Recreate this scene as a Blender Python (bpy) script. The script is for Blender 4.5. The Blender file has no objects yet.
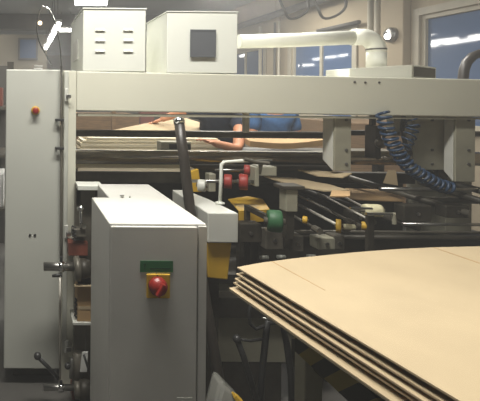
import bpy, bmesh, math, random
from mathutils import Vector, Matrix
random.seed(4)
S = bpy.context.scene; C = S.collection
# ------------------------------------------------------------------ camera
F = 450.0; CX, CY = 21.0, 94.0; EYE = 1.6; ROLL = math.radians(0.5)
def P(px, py, d):
    dx, dy = px-CX, py-CY
    c, s = math.cos(ROLL), math.sin(ROLL)
    return Vector(((dx*c+dy*s)/F*d, d, EYE-(-dx*s+dy*c)/F*d))
def PZ(px, py, z):                       # point of the level plane z seen there
    dx, dy = px-CX, py-CY
    c, s = math.cos(ROLL), math.sin(ROLL)
    return P(px, py, (EYE-z)*F/(-dx*s+dy*c))
cam = bpy.data.cameras.new('camera'); co = bpy.data.objects.new('camera', cam); C.objects.link(co)
co.location = (0, 0, EYE); co.rotation_euler = (math.pi/2, -ROLL, 0)
cam.sensor_width = 36; cam.lens = F/480*36
cam.shift_x = (240-CX)/480; cam.shift_y = -(200.5-CY)/480; cam.clip_start = .05
S.camera = co

# ------------------------------------------------------------------ materials
def mat(name, col, rough=.5, metal=0., var=.08, scale=6., bump=0., emit=None, strength=0., col2=None, stretch=None):
    m = bpy.data.materials.new(name); m.use_nodes = True
    nt = m.node_tree; b = nt.nodes['Principled BSDF']
    b.inputs['Roughness'].default_value = rough; b.inputs['Metallic'].default_value = metal
    tc = nt.nodes.new('ShaderNodeTexCoord'); mp = nt.nodes.new('ShaderNodeMapping')
    nt.links.new(tc.outputs['Object'], mp.inputs['Vector'])
    if stretch: mp.inputs['Scale'].default_value = stretch
    n = nt.nodes.new('ShaderNodeTexNoise'); n.inputs['Scale'].default_value = scale; n.inputs['Detail'].default_value = 5
    nt.links.new(mp.outputs['Vector'], n.inputs['Vector'])
    r = nt.nodes.new('ShaderNodeValToRGB'); nt.links.new(n.outputs['Fac'], r.inputs['Fac'])
    c2 = col2 or tuple(max(0, c*(1-var*2)) for c in col)
    r.color_ramp.elements[0].position = .3; r.color_ramp.elements[1].position = .68
    r.color_ramp.elements[0].color = (*c2, 1); r.color_ramp.elements[1].color = (*[min(1, c) for c in col], 1)
    nt.links.new(r.outputs['Color'], b.inputs['Base Color'])
    if bump:
        bp = nt.nodes.new('ShaderNodeBump'); bp.inputs['Strength'].default_value = bump; bp.inputs['Distance'].default_value = .01
        nt.links.new(n.outputs['Fac'], bp.inputs['Height']); nt.links.new(bp.outputs['Normal'], b.inputs['Normal'])
    if emit:
        b.inputs['Emission Color'].default_value = (*emit, 1); b.inputs['Emission Strength'].default_value = strength
    return m
def stripes(name, a, b_, freq, vec, rough=.5, pos=.5):
    m = bpy.data.materials.new(name); m.use_nodes = True
    nt = m.node_tree; b = nt.nodes['Principled BSDF']; b.inputs['Roughness'].default_value = rough
    tc = nt.nodes.new('ShaderNodeTexCoord'); d = nt.nodes.new('ShaderNodeVectorMath'); d.operation = 'DOT_PRODUCT'
    nt.links.new(tc.outputs['Object'], d.inputs[0]); d.inputs[1].default_value = vec
    mu = nt.nodes.new('ShaderNodeMath'); mu.operation = 'MULTIPLY'; mu.inputs[1].default_value = freq
    nt.links.new(d.outputs['Value'], mu.inputs[0])
    fr = nt.nodes.new('ShaderNodeMath'); fr.operation = 'FRACT'; nt.links.new(mu.outputs[0], fr.inputs[0])
    r = nt.nodes.new('ShaderNodeValToRGB'); r.color_ramp.interpolation = 'CONSTANT'
    r.color_ramp.elements[0].color = (*a, 1); r.color_ramp.elements[1].color = (*b_, 1); r.color_ramp.elements[1].position = pos
    nt.links.new(fr.outputs[0], r.inputs['Fac']); nt.links.new(r.outputs['Color'], b.inputs['Base Color'])
    return m
M = dict(
 panel=mat('cream_paint', (.50,.505,.455), .42, var=.03, scale=3),
 beam=mat('beam_paint', (.62,.61,.51), .45, var=.03, scale=2),
 boxw=mat('white_box_paint', (.70,.71,.65), .45, var=.02, scale=3),
 cab=mat('grey_cabinet_paint', (.60,.59,.55), .4, var=.05, scale=4),
 ctrl=mat('light_grey_paint', (.60,.60,.55), .4, var=.05),
 frame=mat('bracket_paint', (.34,.325,.25), .5, var=.1, scale=8),
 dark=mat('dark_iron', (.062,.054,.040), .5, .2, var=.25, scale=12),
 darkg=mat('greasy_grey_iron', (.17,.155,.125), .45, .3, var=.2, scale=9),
 black=mat('black_plastic', (.03,.03,.03), .4, var=.1),
 steel=mat('brushed_steel', (.42,.41,.39), .28, .95, var=.1, scale=20),
 shaft=mat('oiled_shaft_steel', (.16,.16,.16), .3, .8, var=.15, scale=9),
 roller=mat('chrome_roller_steel', (.50,.45,.38), .24, .92, var=.08, scale=5),
 railm=mat('bright_rail', (.62,.59,.52), .5, .45, var=.08),
 chrome=mat('chrome', (.8,.8,.8), .12, 1, var=.03),
 board=mat('kraft_board', (.44,.345,.215), .85, var=.05, scale=5, bump=.03),
 boardedge=stripes('corrugated_edge', (.62,.50,.33), (.34,.25,.15), 110, (1,1,0), .9, .62),
 boardpale=mat('pale_board', (.90,.80,.60), .85, var=.05),
 boardbrown=mat('brown_board', (.42,.27,.13), .85, var=.1),
 yellow=mat('yellow_paint', (.66,.40,.035), .45, var=.12, scale=9),
 red=mat('red_rubber', (.36,.04,.03), .5, var=.15),
 redpl=mat('red_plastic', (.26,.02,.015), .35, var=.05),
 green=mat('green_rubber', (.03,.13,.05), .5, var=.15),
 greenl=mat('green_label', (.03,.16,.06), .5, var=.06),
 greend=mat('dark_green_ink', (.01,.07,.03), .5),
 cream=mat('cream_rubber', (.78,.72,.48), .5, var=.1),
 blue=mat('blue_hose', (.02,.05,.11), .4, var=.1),
 bluecl=mat('blue_cloth', (.03,.10,.24), .85, var=.15, scale=20),
 navy=mat('navy_cloth', (.02,.027,.05), .9, var=.2, scale=20),
 jeans=mat('dark_denim', (.02,.03,.06), .9, var=.2, scale=30),
 skin=mat('skin', (.55,.25,.14), .55, var=.06, scale=10),
 hair=mat('dark_hair', (.03,.02,.014), .7, var=.2, scale=40),
 hose=mat('brown_rubber', (.045,.038,.032), .38, var=.15, scale=10),
 pipe=mat('white_pipe_plastic', (.72,.72,.64), .35, var=.03),
 wall=mat('plaster_wall', (.45,.375,.265), .9, var=.08, scale=1.5, bump=.05),
 wallfar=mat('far_wall_paint', (.34,.30,.23), .9, var=.06, scale=.6),
 ceil=mat('ceiling_paint', (.36,.38,.38), .9, var=.1, scale=.8),
 floor=mat('concrete_floor', (.11,.105,.095), .55, var=.2, scale=2.5, bump=.05),
 frm=mat('window_frame_paint', (.46,.42,.33), .6, var=.05),
 duct=mat('duct_grey', (.10,.095,.085), .6, var=.1),
 tube=mat('fluorescent_tube', (.9,.9,.9), .4, var=0, emit=(1,.97,.9), strength=9),
 warm=mat('warm_bulb', (.9,.8,.6), .4, var=0, emit=(1,.72,.4), strength=5),
 lampb=mat('lamp_housing', (.6,.6,.58), .5, var=.03),
 paper=mat('white_paper', (.75,.75,.72), .7, var=.03),
 wood=mat('pallet_wood', (.25,.15,.07), .8, var=.2, scale=8, stretch=(1,8,8)),
 brick=mat('red_brown_paint', (.22,.06,.035), .6, var=.15),
 hazard=stripes('hazard_stripes', (.22,.17,.03), (.015,.015,.012), 8, (0,1,1), .5),
 filt=stripes('filter_mat', (.085,.09,.10), (.10,.105,.115), 130, (0,0,1), .8),
)
g = bpy.data.materials.new('dark_window_glass'); g.use_nodes = True
b = g.node_tree.nodes['Principled BSDF']
b.inputs['Base Color'].default_value = (.05,.075,.11,1); b.inputs['Roughness'].default_value = .04
b.inputs['IOR'].default_value = 1.6; b.inputs['Specular IOR Level'].default_value = 1.0
nz = g.node_tree.nodes.new('ShaderNodeTexNoise'); nz.inputs['Scale'].default_value = .9
rr = g.node_tree.nodes.new('ShaderNodeValToRGB'); rr.color_ramp.elements[0].color = (.07,.12,.23,1); rr.color_ramp.elements[1].color = (.10,.16,.29,1)
g.node_tree.links.new(nz.outputs['Fac'], rr.inputs['Fac']); g.node_tree.links.new(rr.outputs['Color'], b.inputs['Base Color'])
M['glass'] = g
pl = bpy.data.materials.new('clear_film'); pl.use_nodes = True
b = pl.node_tree.nodes['Principled BSDF']; b.inputs['Base Color'].default_value = (.55,.55,.5,1); b.inputs['Roughness'].default_value = .25; b.inputs['Alpha'].default_value = .45
nb = pl.node_tree.nodes.new('ShaderNodeTexNoise'); nb.inputs['Scale'].default_value = 9
bb = pl.node_tree.nodes.new('ShaderNodeBump'); bb.inputs['Strength'].default_value = .6
pl.node_tree.links.new(nb.outputs['Fac'], bb.inputs['Height']); pl.node_tree.links.new(bb.outputs['Normal'], b.inputs['Normal'])
M['film'] = pl

# ------------------------------------------------------------------ mesh helpers
class MB:
    def __init__(s): s.bm = bmesh.new()
    def box(s, x0, x1, y0, y1, z0, z1, rot=None):
        vs = [Vector((x, y, z)) for x in (x0, x1) for y in (y0, y1) for z in (z0, z1)]
        if rot:
            c = Vector(((x0+x1)/2, (y0+y1)/2, (z0+z1)/2)); R = rot.to_matrix() if hasattr(rot, 'to_matrix') else rot
            vs = [c + R @ (v-c) for v in vs]
        v = [s.bm.verts.new(p) for p in vs]
        for f in ((0,1,3,2),(4,6,7,5),(0,4,5,1),(2,3,7,6),(0,2,6,4),(1,5,7,3)): s.bm.faces.new([v[i] for i in f])
        return s
    def prism(s, bot, top):
        n = len(bot)
        a = [s.bm.verts.new(p) for p in bot]; t = [s.bm.verts.new(p) for p in top]
        s.bm.faces.new(a[::-1]); s.bm.faces.new(t)
        for i in range(n): s.bm.faces.new((a[i], a[(i+1) % n], t[(i+1) % n], t[i]))
        return s
    def slab(s, pts, th):                # pts top outline, thickness down
        return s.prism([Vector(p)-Vector((0,0,th)) for p in pts], [Vector(p) for p in pts])
    def tube(s, pts, r, n=12, caps=True):
        pts = [Vector(p) for p in pts]; rings = []
        rs = r if isinstance(r, (list, tuple)) else [r]*len(pts)
        up = None
        for i, p in enumerate(pts):
            if i == 0: t = pts[1]-p
            elif i == len(pts)-1: t = p-pts[i-1]
            else: t = (pts[i+1]-p).normalized()+(p-pts[i-1]).normalized()
            t.normalize()
            if up is None: up = Vector((0,0,1)) if abs(t.z) < .9 else Vector((1,0,0))
            a = t.cross(up).normalized(); b = a.cross(t).normalized(); up = b
            rings.append([s.bm.verts.new(p+rs[i]*(math.cos(k*2*math.pi/n)*a+math.sin(k*2*math.pi/n)*b)) for k in range(n)])
        for i in range(len(rings)-1):
            for k in range(n):
                s.bm.faces.new((rings[i][k], rings[i][(k+1) % n], rings[i+1][(k+1) % n], rings[i+1][k]))
        if caps: s.bm.faces.new(rings[0][::-1]); s.bm.faces.new(rings[-1])
        return s
    def lathe(s, prof, o, axis, n=20):   # prof [(r, h)]
        o = Vector(o); t = Vector(axis).normalized(); up = Vector((0,0,1)) if abs(t.z) < .9 else Vector((1,0,0))
        a = t.cross(up).normalized(); b = a.cross(t).normalized(); rings = []
        for r, h in prof:
            r = max(r, 1e-4); rings.append([s.bm.verts.new(o+t*h+r*(math.cos(k*2*math.pi/n)*a+math.sin(k*2*math.pi/n)*b)) for k in range(n)])
        for i in range(len(rings)-1):
            for k in range(n): s.bm.faces.new((rings[i][k], rings[i][(k+1) % n], rings[i+1][(k+1) % n], rings[i+1][k]))
        s.bm.faces.new(rings[0][::-1]); s.bm.faces.new(rings[-1]); return s
    def ball(s, c, r, n=12):
        bmesh.ops.create_uvsphere(s.bm, u_segments=n, v_segments=n//2+2, radius=r, matrix=Matrix.Translation(Vector(c))); return s
WL = {}
def link(name, data, parent=None, w=None):
    o = bpy.data.objects.new(name, data); C.objects.link(o)
    w = Vector(w) if w is not None else Vector()
    if parent: o.parent = parent; o.location = w-WL[parent.name]
    else: o.location = w
    WL[o.name] = w
    return o
def obj(name, mb, m, parent=None, bevel=0., smooth=False, sub=0):
    bm = mb.bm; bmesh.ops.recalc_face_normals(bm, faces=bm.faces)
    xs = [v.co for v in bm.verts]
    w = Vector(((min(v.x for v in xs)+max(v.x for v in xs))/2, (min(v.y for v in xs)+max(v.y for v in xs))/2, min(v.z for v in xs)))
    for v in bm.verts: v.co -= w
    me = bpy.data.meshes.new(name); bm.to_mesh(me); bm.free(); me.materials.append(M[m])
    if smooth:
        for p in me.polygons: p.use_smooth = len(p.vertices) == 4
    o = link(name, me, parent, w)
    if bevel:
        bv = o.modifiers.new('bevel', 'BEVEL'); bv.width = bevel; bv.segments = 2; bv.limit_method = 'ANGLE'
    if sub:
        sb = o.modifiers.new('sub', 'SUBSURF'); sb.levels = sub; sb.render_levels = sub
    return o
def tag(o, label, cat, group=None):
    o['label'] = label; o['category'] = cat
    if group: o['group'] = group
    return o
def thing(name, label, cat, w, group=None):
    return tag(link(name, None, None, w), label, cat, group)
def st(name, mb, m, bevel=0.):
    o = obj(name, mb, m, bevel=bevel); o['kind'] = 'structure'; return o
def stchild(name, mb, m, parent, bevel=0.): return obj(name, mb, m, parent, bevel)
def bx(*a): return MB().box(*a)

# ------------------------------------------------------------------ the hall
WX = 5.5; CZ = 3.85; BY = 26.; LX = -8.; FY = -3.
st('floor', bx(LX, WX, FY, BY, -.1, 0), 'floor')
st('ceiling', bx(LX, WX, FY, BY, CZ, CZ+.1), 'ceil')
st('wall_back', bx(LX, WX, BY, BY+.2, 0, CZ), 'wallfar')
st('wall_left', bx(LX-.2, LX, FY, BY, 0, CZ), 'duct')
st('wall_front', bx(LX, WX, FY-.2, FY, 0, CZ), 'duct')
# window openings (y0, y1) in the right wall
zt = 2.73; zb = 1.2
wins = [(4.0, 6.2), (7.45, 9.15), (10.2, 12.0), (13.6, 15.4), (17, 18.8)]
w = MB(); ys = FY
for a, b_ in wins:
    w.box(WX, WX+.25, ys, a, 0, CZ); w.box(WX, WX+.25, a, b_, 0, zb); w.box(WX, WX+.25, a, b_, zt, CZ); ys = b_
w.box(WX, WX+.25, ys, BY, 0, CZ)
st('wall_right', w, 'wall')
for i, (a, b_) in enumerate(wins):
    f = MB(); t = .06; x0, x1 = WX+.01, WX+.10
    f.box(x0, x1, a, a+t, zb, zt).box(x0, x1, b_-t, b_, zb, zt).box(x0, x1, a+t, b_-t, zt-t, zt).box(x0, x1, a+t, b_-t, zb, zb+t)
    mid = (a+b_)/2
    if i: f.box(x0+.01, x1-.01, mid-.035, mid+.035, zb+t, zt-t)
    o = st('window_%d' % (i+1), f, 'frm', .004)
    stchild('pane', bx(WX+.05, WX+.06, a+t, b_-t, zb+t, zt-t), 'glass', o)
    stchild('window_sill', bx(WX-.08, WX-.002, a-.05, b_+.05, zb-.03, zb), 'frm', o, .004)
    e = MB().box(WX-.03, WX-.002, a-.10, a, zb, zt+.10).box(WX-.03, WX-.002, b_, b_+.10, zb, zt+.10).box(WX-.03, WX-.002, a, b_, zt, zt+.10)
    stchild('window_trim', e, 'frm', o, .004)
st('trim_pillar', bx(WX-.12, WX-.005, 6.35, 6.75, 0, CZ-.01), 'wall', .01)
st('trim_pilaster', bx(WX-.12, WX-.005, 9.55, 9.85, 0, CZ-.01), 'wall', .01)
# office partition at the far left
pw = MB().box(-7.9, .80, 14, 14.2, 0, 3.45)
st('wall_partition', pw, 'wallfar')
st('trim_beam_far', bx(-7.9, WX-.01, 12.6, 12.9, 3.42, 3.84), 'duct')
st('trim_beam_near', bx(-7.9, WX-.01, 7.6, 7.85, 3.5, 3.84), 'duct')
# dark framed pane hung on the partition
n = thing('notice_board', 'dark blue glazed notice board on the far beige partition above the side cabinet', 'notice board', P(27, 62, 13.95))
a, b_ = P(18, 60, 13.95), P(38, 38, 13.95)
obj('board_frame', MB().box(a.x, b_.x, 13.93, 13.98, a.z, b_.z), 'duct', n, .01)
obj('pane', bx(a.x+.06, b_.x-.06, 13.915, 13.935, a.z+.06, b_.z-.06), 'glass', n)

# ------------------------------------------------------------------ lamps
def lamp(c, L, ang, label, group='fluorescent lamps under the hall ceiling', watt=0., size=.25, tubes=1, rad=.03):
    c = Vector(c); d = Vector((math.cos(ang), math.sin(ang), 0)); s_ = Vector((-d.y, d.x, 0))
    t = thing('fluorescent_lamp', label, 'ceiling lamp', c, group)
    R = Matrix.Rotation(ang, 3, 'Z')
    obj('housing', MB().box(c.x-L/2, c.x+L/2, c.y-.07, c.y+.07, c.z+.04, c.z+.10, R), 'lampb', t, .01)
    obj('tube', MB().tube([c-d*L/2, c+d*L/2], rad, 10), 'tube', t, smooth=True)
    for k in (-.35, .35):
        q = c+d*L*k; obj('hanger', MB().tube([q+Vector((0,0,.10)), Vector((q.x, q.y, CZ))], .008, 6), 'duct', t)
    if watt:
        ld = bpy.data.lights.new('lamp_light', 'AREA'); ld.shape = 'RECTANGLE'; ld.size = L; ld.size_y = size
        ld.energy = watt; ld.color = (1, .975, .90)
        lo = bpy.data.objects.new('lamp_light', ld); C.objects.link(lo); lo.location = c-Vector((0,0,.05)); lo.rotation_euler = (0, 0, ang)
    return t
H = math.pi/2
lamp((.30, 1.45, 3.3), 1.5, .05, 'lamp hanging over the aisle in front of the cabinets', watt=68, size=.3)
lamp((.9, -1.9, 3.3), 1.5, .1, 'unseen fill lamp added farthest forward over the aisle', watt=2.5, size=.3)  # added out of view as weak ambient fill reaching into the machine
lamp((2.6, 4.6, 3.4), 1.5, 0, 'lamp hanging above the feed table behind the beam', watt=75, size=.3)
lamp((1.1, 3.22, 3.35), 1.5, 0, 'unseen fill lamp added just behind the electrical boxes', watt=55, size=.3)  # placed out of view to brighten the rear stack and roller tops
lamp((3.9, 8.0, 3.4), 1.5, 0, 'lamp hanging near the middle window', watt=70, size=.3)
lamp((-3.5, 9.0, 3.4), 1.5, 0, 'lamp hanging over the left hall', watt=70, size=.3)
lamp((3.5, 16., 3.4), 1.5, 0, 'lamp hanging over the right rear of the hall', watt=90, size=.3)
# the row seen end-on above the side cabinet
for k, (y0, y1) in enumerate(((9.0, 10.4), (10.7, 12.1), (12.9, 13.7))):
    lamp((.74, (y0+y1)/2, 3.0), y1-y0, H, ('nearest', 'middle', 'farthest')[k]+' lamp of the bright slanting row seen above the side cabinet', 'lamps of the slanting row', watt=(14,40,0)[k], size=.15, rad=.05)
p = P(91, 1, 7.2); lamp(p, .5, 0, 'bright lamp glowing just above the louvred electrical box', watt=14, rad=.07)
p = P(66, 30, 12.3); lamp(p, .36, 0, 'short level lamp right of the slanting row above the side cabinet', rad=.05)
p = P(40, 23, 12.2)
t = thing('warm_lamp', 'small round warm yellow lamp left of the slanting lamp row', 'ceiling lamp', p)
obj('bulb', MB().ball(p, .055), 'warm', t, smooth=True); obj('lamp_cord', MB().tube([p+Vector((0,0,.07)), (p.x, p.y, CZ)], .006, 6), 'duct', t)
# lamps whose reflections show in the panes
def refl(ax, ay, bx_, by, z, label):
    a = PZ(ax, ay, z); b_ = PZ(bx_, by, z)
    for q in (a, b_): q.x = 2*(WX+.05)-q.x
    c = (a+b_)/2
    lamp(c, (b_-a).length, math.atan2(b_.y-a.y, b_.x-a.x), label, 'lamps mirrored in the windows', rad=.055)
refl(298, 65.6, 313, 64.6, 2.9, 'rear lamp mirrored brightest in the middle window')
refl(314, 59.5, 320, 58.6, 3.2, 'short rear lamp mirrored near the mullion of the middle window')
refl(325, 57.5, 335.5, 56.4, 3.2, 'lamp mirrored just right of the mullion of the middle window')
refl(340, 55.8, 354, 53.8, 3.2, 'lamp mirrored at the right of the middle window')
refl(446, 43.5, 480, 38, 3.26, 'long lamp mirrored at the right of the large window')
refl(424.5, 46, 438, 44.6, 3.15, 'lamp mirrored low at the left of the large window')
refl(426, 34.5, 434, 33.2, 3.5, 'small lamp mirrored high at the left of the large window')
refl(241, 56, 246, 55, 3.1, 'lamp mirrored in the far narrow window')

# ------------------------------------------------------------------ wall fittings
tag(obj('wall_duct', MB().tube([(5.25, 12.4, 3.27), (5.25, 7.9, 3.30), (5.25, 5.2, 3.37)], .07, 10), 'duct', smooth=True), 'dark round duct running along the right wall below the ceiling', 'pipe')
for k, yy in enumerate((10.02, 9.45, 9.3)):
    tag(obj('wall_pipe', MB().tube([(WX-.18, yy, .2), (WX-.18, yy, 3.15)], .025+.012*(k == 0), 8), 'frm' if k != 1 else 'duct', smooth=True),
        ('beige riser pipe on the wall, farthest of three beside the middle window', 'dark riser pipe on the wall between two beige ones', 'beige riser pipe on the wall, nearest the middle window')[k], 'pipe', 'riser pipes by the middle window')
for k, yy in enumerate((7.02, 6.88)):
    tag(obj('wall_pipe', MB().tube([(WX-.06, yy, .2), (WX-.06, yy, 3.7)], .04, 8), 'frm', smooth=True),
        ('farther', 'nearer')[k]+' of two thick beige riser pipes on the wall behind the white elbow', 'pipe', 'riser pipes behind the elbow')
for k, (px, py, yy, rr_) in enumerate(((294, 1, 6.5, .2), (329, -2, 6.2, .22))):
    c = P(px, py, yy)
    pts = [c+Vector((math.cos(a_)*rr_, .05*math.sin(a_*3), math.sin(a_)*rr_*1.25)) for a_ in [i*math.pi/14-math.pi*1.08 for i in range(17)]]
    pts[0] += Vector((0,0,.2)); pts[-1] += Vector((0,0,.25))
    pts = [Vector((pts[0].x, pts[0].y, CZ))]+pts+[Vector((pts[-1].x, pts[-1].y, CZ))]
    tag(obj('cable_loop', MB().tube(pts, .018, 8), 'duct', smooth=True), ('left', 'right')[k]+' brown cable loop hanging from the ceiling over the white pipe', 'cable', 'cable loops over the pipe')
a, b_ = P(316, 31, 8.1), P(356, 22, 7.1)
tag(obj('wall_rail', MB().tube([(5.4, 8.2, P(316,31,8.2).z), (5.4, 7.2, P(355,22,7.2).z)], .035, 8), 'duct', smooth=True), 'short dark rail on the wall above the middle window', 'rail')
c = Vector((WX-.121, 6.53, P(391, 35, 6.53).z))
t = thing('wall_lamp', 'small round lit lamp on the wall pillar left of the large window', 'lamp', c)
obj('lamp_ring', MB().lathe([(.03,.0),(.11,.0),(.11,.04),(.09,.06),(.0,.06)], c, (-1,0,0)), 'steel', t, smooth=True)
obj('bulb', MB().ball(c+Vector((-.06,0,-.02)), .045), 'tube', t, smooth=True)
pts = [P(481,53,3.6), P(473,56,3.6), P(467,62,3.6), P(464,70,3.6), P(463,79,3.6), P(463,92,3.6), Vector((P(463,92,3.6).x, 3.6, 0))]
pts = [Vector((P(540,120,3.6).x, 3.6, 0)), P(540,120,3.6), P(520,64,3.6), P(498,52,3.6)]+pts
tag(obj('air_hose', MB().tube(pts, .034, 12), 'hose', smooth=True), 'thick dark hose arching over the beam before the large window', 'hose')

# ------------------------------------------------------------------ machine : side cabinet, post, beam
D = 2.46
xL, xR = P(5,200,D).x, P(60.5,200,D).x; z1, z0 = P(30,69.5,D).z, P(30,369,D).z
t = thing('side_cabinet', 'tall narrow cream machine side cabinet at the left edge', 'machine cabinet', ((xL+xR)/2, D+.35, 0))
obj('body', bx(xL, xR, D, D+.72, z0, z1), 'panel', t, .006)
obj('plinth', bx(xL+.05, xR-.03, D+.1, D+.65, 0, z0-.001), 'dark', t)
e = P(35.5, 110.5, D)
q = obj('emergency_button', MB().lathe([(.024,0),(.024,.010),(.018,.012),(.0,.012)], e, (0,-1,0)), 'yellow', t, smooth=True)
obj('button_cap', MB().lathe([(.010,.012),(.010,.022),(.018,.024),(.018,.034),(.012,.038),(.0,.039)], e, (0,-1,0)), 'redpl', q, smooth=True)
for py in (119.5, 147.5):
    a = P(55, py, D); b_ = P(63.5, py, D)
    h = MB().box(a.x, b_.x, D-.035, D-.022, a.z-.008, a.z+.006).box(a.x, a.x+.012, D-.022, D+.001, a.z-.007, a.z+.005).box(b_.x-.02, b_.x-.008, D-.022, D+.001, a.z-.007, a.z+.005)
    obj('handle', h, 'black', t, .002)
for px in (30, 35):
    e = P(px, 235, D); obj('bolt', MB().lathe([(.007,0),(.007,.004),(.0,.005)], e, (0,-1,0), 10), 'black', t)
# post
pl_, pr_ = P(62.5,200,D).x, P(75.5,200,D).x
t = thing('machine_post', 'narrow cream upright post with small latches right of the side cabinet', 'post', ((pl_+pr_)/2, D, 0))
obj('body', bx(pl_, pr_, D+.005, D+.30, .0, z1-.004), 'beam', t, .003)
xs_ = P(67.5,200,D).x
obj('door_strip', bx(pl_+.004, xs_, D-.008, D+.004, .2, z1-.01), 'panel', t, .002)
for py in (95, 231, 345):
    e = P(66.5, py, D)
    h = obj('latch', bx(e.x-.012, e.x+.008, D-.02, D-.008, e.z-.035, e.z+.035), 'ctrl', t, .003)
    obj('latch_tongue', MB().box(e.x-.004, e.x+.022, D-.034, D-.02, e.z-.018, e.z+.004), 'steel', h, .003)
# beam
xe = P(530, 100, D).x
bz = lambda px, py: P(px, py, D).z
x0 = pr_+.001
b0, b1 = D, D+.62
bl, tl = bz(80,110.8), bz(80,71.2); br, tr = bz(480,116.8)-.002, bz(480,79.3)
slope_b = (br-bl)/(P(480,110,D).x-P(80,110,D).x); slope_t = (tr-tl)/(P(480,80,D).x-P(80,80,D).x)
xb = P(80,90,D).x
def bot(x): return bl+slope_b*(x-xb)
def top(x): return tl+slope_t*(x-xb)
t = thing('machine_beam', 'long cream painted overhead beam spanning the machine', 'beam', (1.3, D+.3, bot(1.3)))
obj('body', MB().prism([(x0,b0,bot(x0)),(xe,b0,bot(xe)),(xe,b1,bot(xe)),(x0,b1,bot(x0))], [(x0,b0,top(x0)),(xe,b0,top(xe)),(xe,b1,top(xe)),(x0,b1,top(x0))]), 'beam', t, .006)
for px, py in ((365,82.5),(379,82.5),(354.5,82)):
    e = P(px, py, D); obj('bolt', MB().lathe([(.006,0),(.006,.004),(.0,.005)], e, (0,-1,0), 10), 'duct', t)
obj('under_rail', bx(x0+.01, xe, D+.01, D+.04, bot(xe)-.012, bot(xe)-.001), 'frame', t)
# far support leg so the beam stands
tag(obj('beam_column', bx(xe-.16, xe, D+.31, D+.60, 0, bot(xe)-.001), 'frame', bevel=.005), 'column carrying the right end of the overhead beam', 'column')

# two electrical boxes
def zt_(px, py): return P(px, py, D).z
t = thing('electrical_box', 'white electrical box with six louvre slots on the left end of the beam', 'electrical box', (P(114,40,D).x, D+.2, top(.5)))
xa, xc = P(83,40,D+.01).x, P(145.7,40,D+.01).x
obj('body', bx(xa, xc, D+.01, D+.61, top(xa)+.001, zt_(114,9.2)), 'boxw', t, .004)
for px in (100, 128):
    for py in (29.5, 40, 50.5):
        e = P(px, py, D+.01)
        obj('louvre', MB().prism([(e.x-.027,D+.000,e.z-.007),(e.x+.027,D+.000,e.z-.007),(e.x+.027,D+.009,e.z-.007),(e.x-.027,D+.009,e.z-.007)],
            [(e.x-.025,D+.007,e.z+.006),(e.x+.025,D+.007,e.z+.006),(e.x+.025,D+.009,e.z+.006),(e.x-.025,D+.009,e.z+.006)]), 'boxw', t)
obj('roof_lip', bx(xa-.004, xc+.004, D+.004, D+.615, zt_(114,9.2)+.001, zt_(114,9.2)+.008), 'boxw', t, .002)
obj('side_vent', MB().box(xa-.006, xa-.0005, D+.2, D+.45, top(xa)+.08, top(xa)+.2), 'cab', t, .002)
t = thing('electrical_box', 'white electrical box with a dark square fan filter on the beam', 'electrical box', (P(202,40,D).x, D+.2, top(1)))
xa, xc = P(167,40,D+.01).x, P(237.5,40,D+.01).x; zz = zt_(200,12.3)
obj('body', bx(xa, xc, D+.01, D+.42, top(xa)+.001, zz), 'boxw', t, .004)
obj('roof_lip', bx(xa-.003, xc+.003, D+.005, D+.425, zz+.001, zz+.007), 'boxw', t, .002)
a, b_ = P(190.5,56.5,D), P(215,30.5,D)
q = obj('filter_grille', bx(a.x, b_.x, D-.004, D+.009, a.z, b_.z), 'filt', t, .002)
obj('grille_frame', MB().box(a.x-.004, b_.x+.004, D-.006, D-.0042, b_.z-.004, b_.z+.004).box(a.x-.004, b_.x+.004, D-.006, D-.0042, a.z-.004, a.z+.004).box(a.x-.004, a.x+.004, D-.006, D-.0042, a.z+.004, b_.z-.004).box(b_.x-.004, b_.x+.004, D-.006, D-.0042, a.z+.004, b_.z-.004), 'filt', q)

# white pipe with elbow and duct
PD = D+.33
c0 = P(238.5,41.5,PD); c1 = P(372,37,PD); 
pts = [c0, P(300,40,PD), P(362,37,PD)]
cc = P(363,48,PD); cr = P(376,49,PD)
arc = []
A = P(362,37,PD); Bq = P(376.5,52,PD)
for k in range(1, 8):
    u = k/8*math.pi/2; arc.append(Vector((A.x+(Bq.x-A.x)*math.sin(u), PD, Bq.z+(A.z-Bq.z)*math.cos(u))))
E = P(376,67,PD)
rp = 8.2/F*PD
t = thing('extraction_pipe', 'white plastic pipe with an elbow bending down to the duct box', 'pipe', (c0.x, PD, c0.z-rp))
obj('straight_pipe', MB().tube(pts, rp*.85, 20), 'pipe', t, smooth=True)
obj('elbow', MB().tube([P(352,37.3,PD), A]+arc+[Bq], rp, 20), 'pipe', t, smooth=True)
obj('down_pipe', MB().tube([Bq-Vector((0,0,.002)), Vector((E.x,PD,E.z))], rp*1.02, 20), 'pipe', t, smooth=True)
obj('joint_ring', MB().tube([P(376.2,47.0,PD)-Vector((0,0,.01)), P(376.2,48.4,PD)-Vector((0,0,.01))], rp*1.06, 20), 'duct', t, smooth=True)
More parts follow.
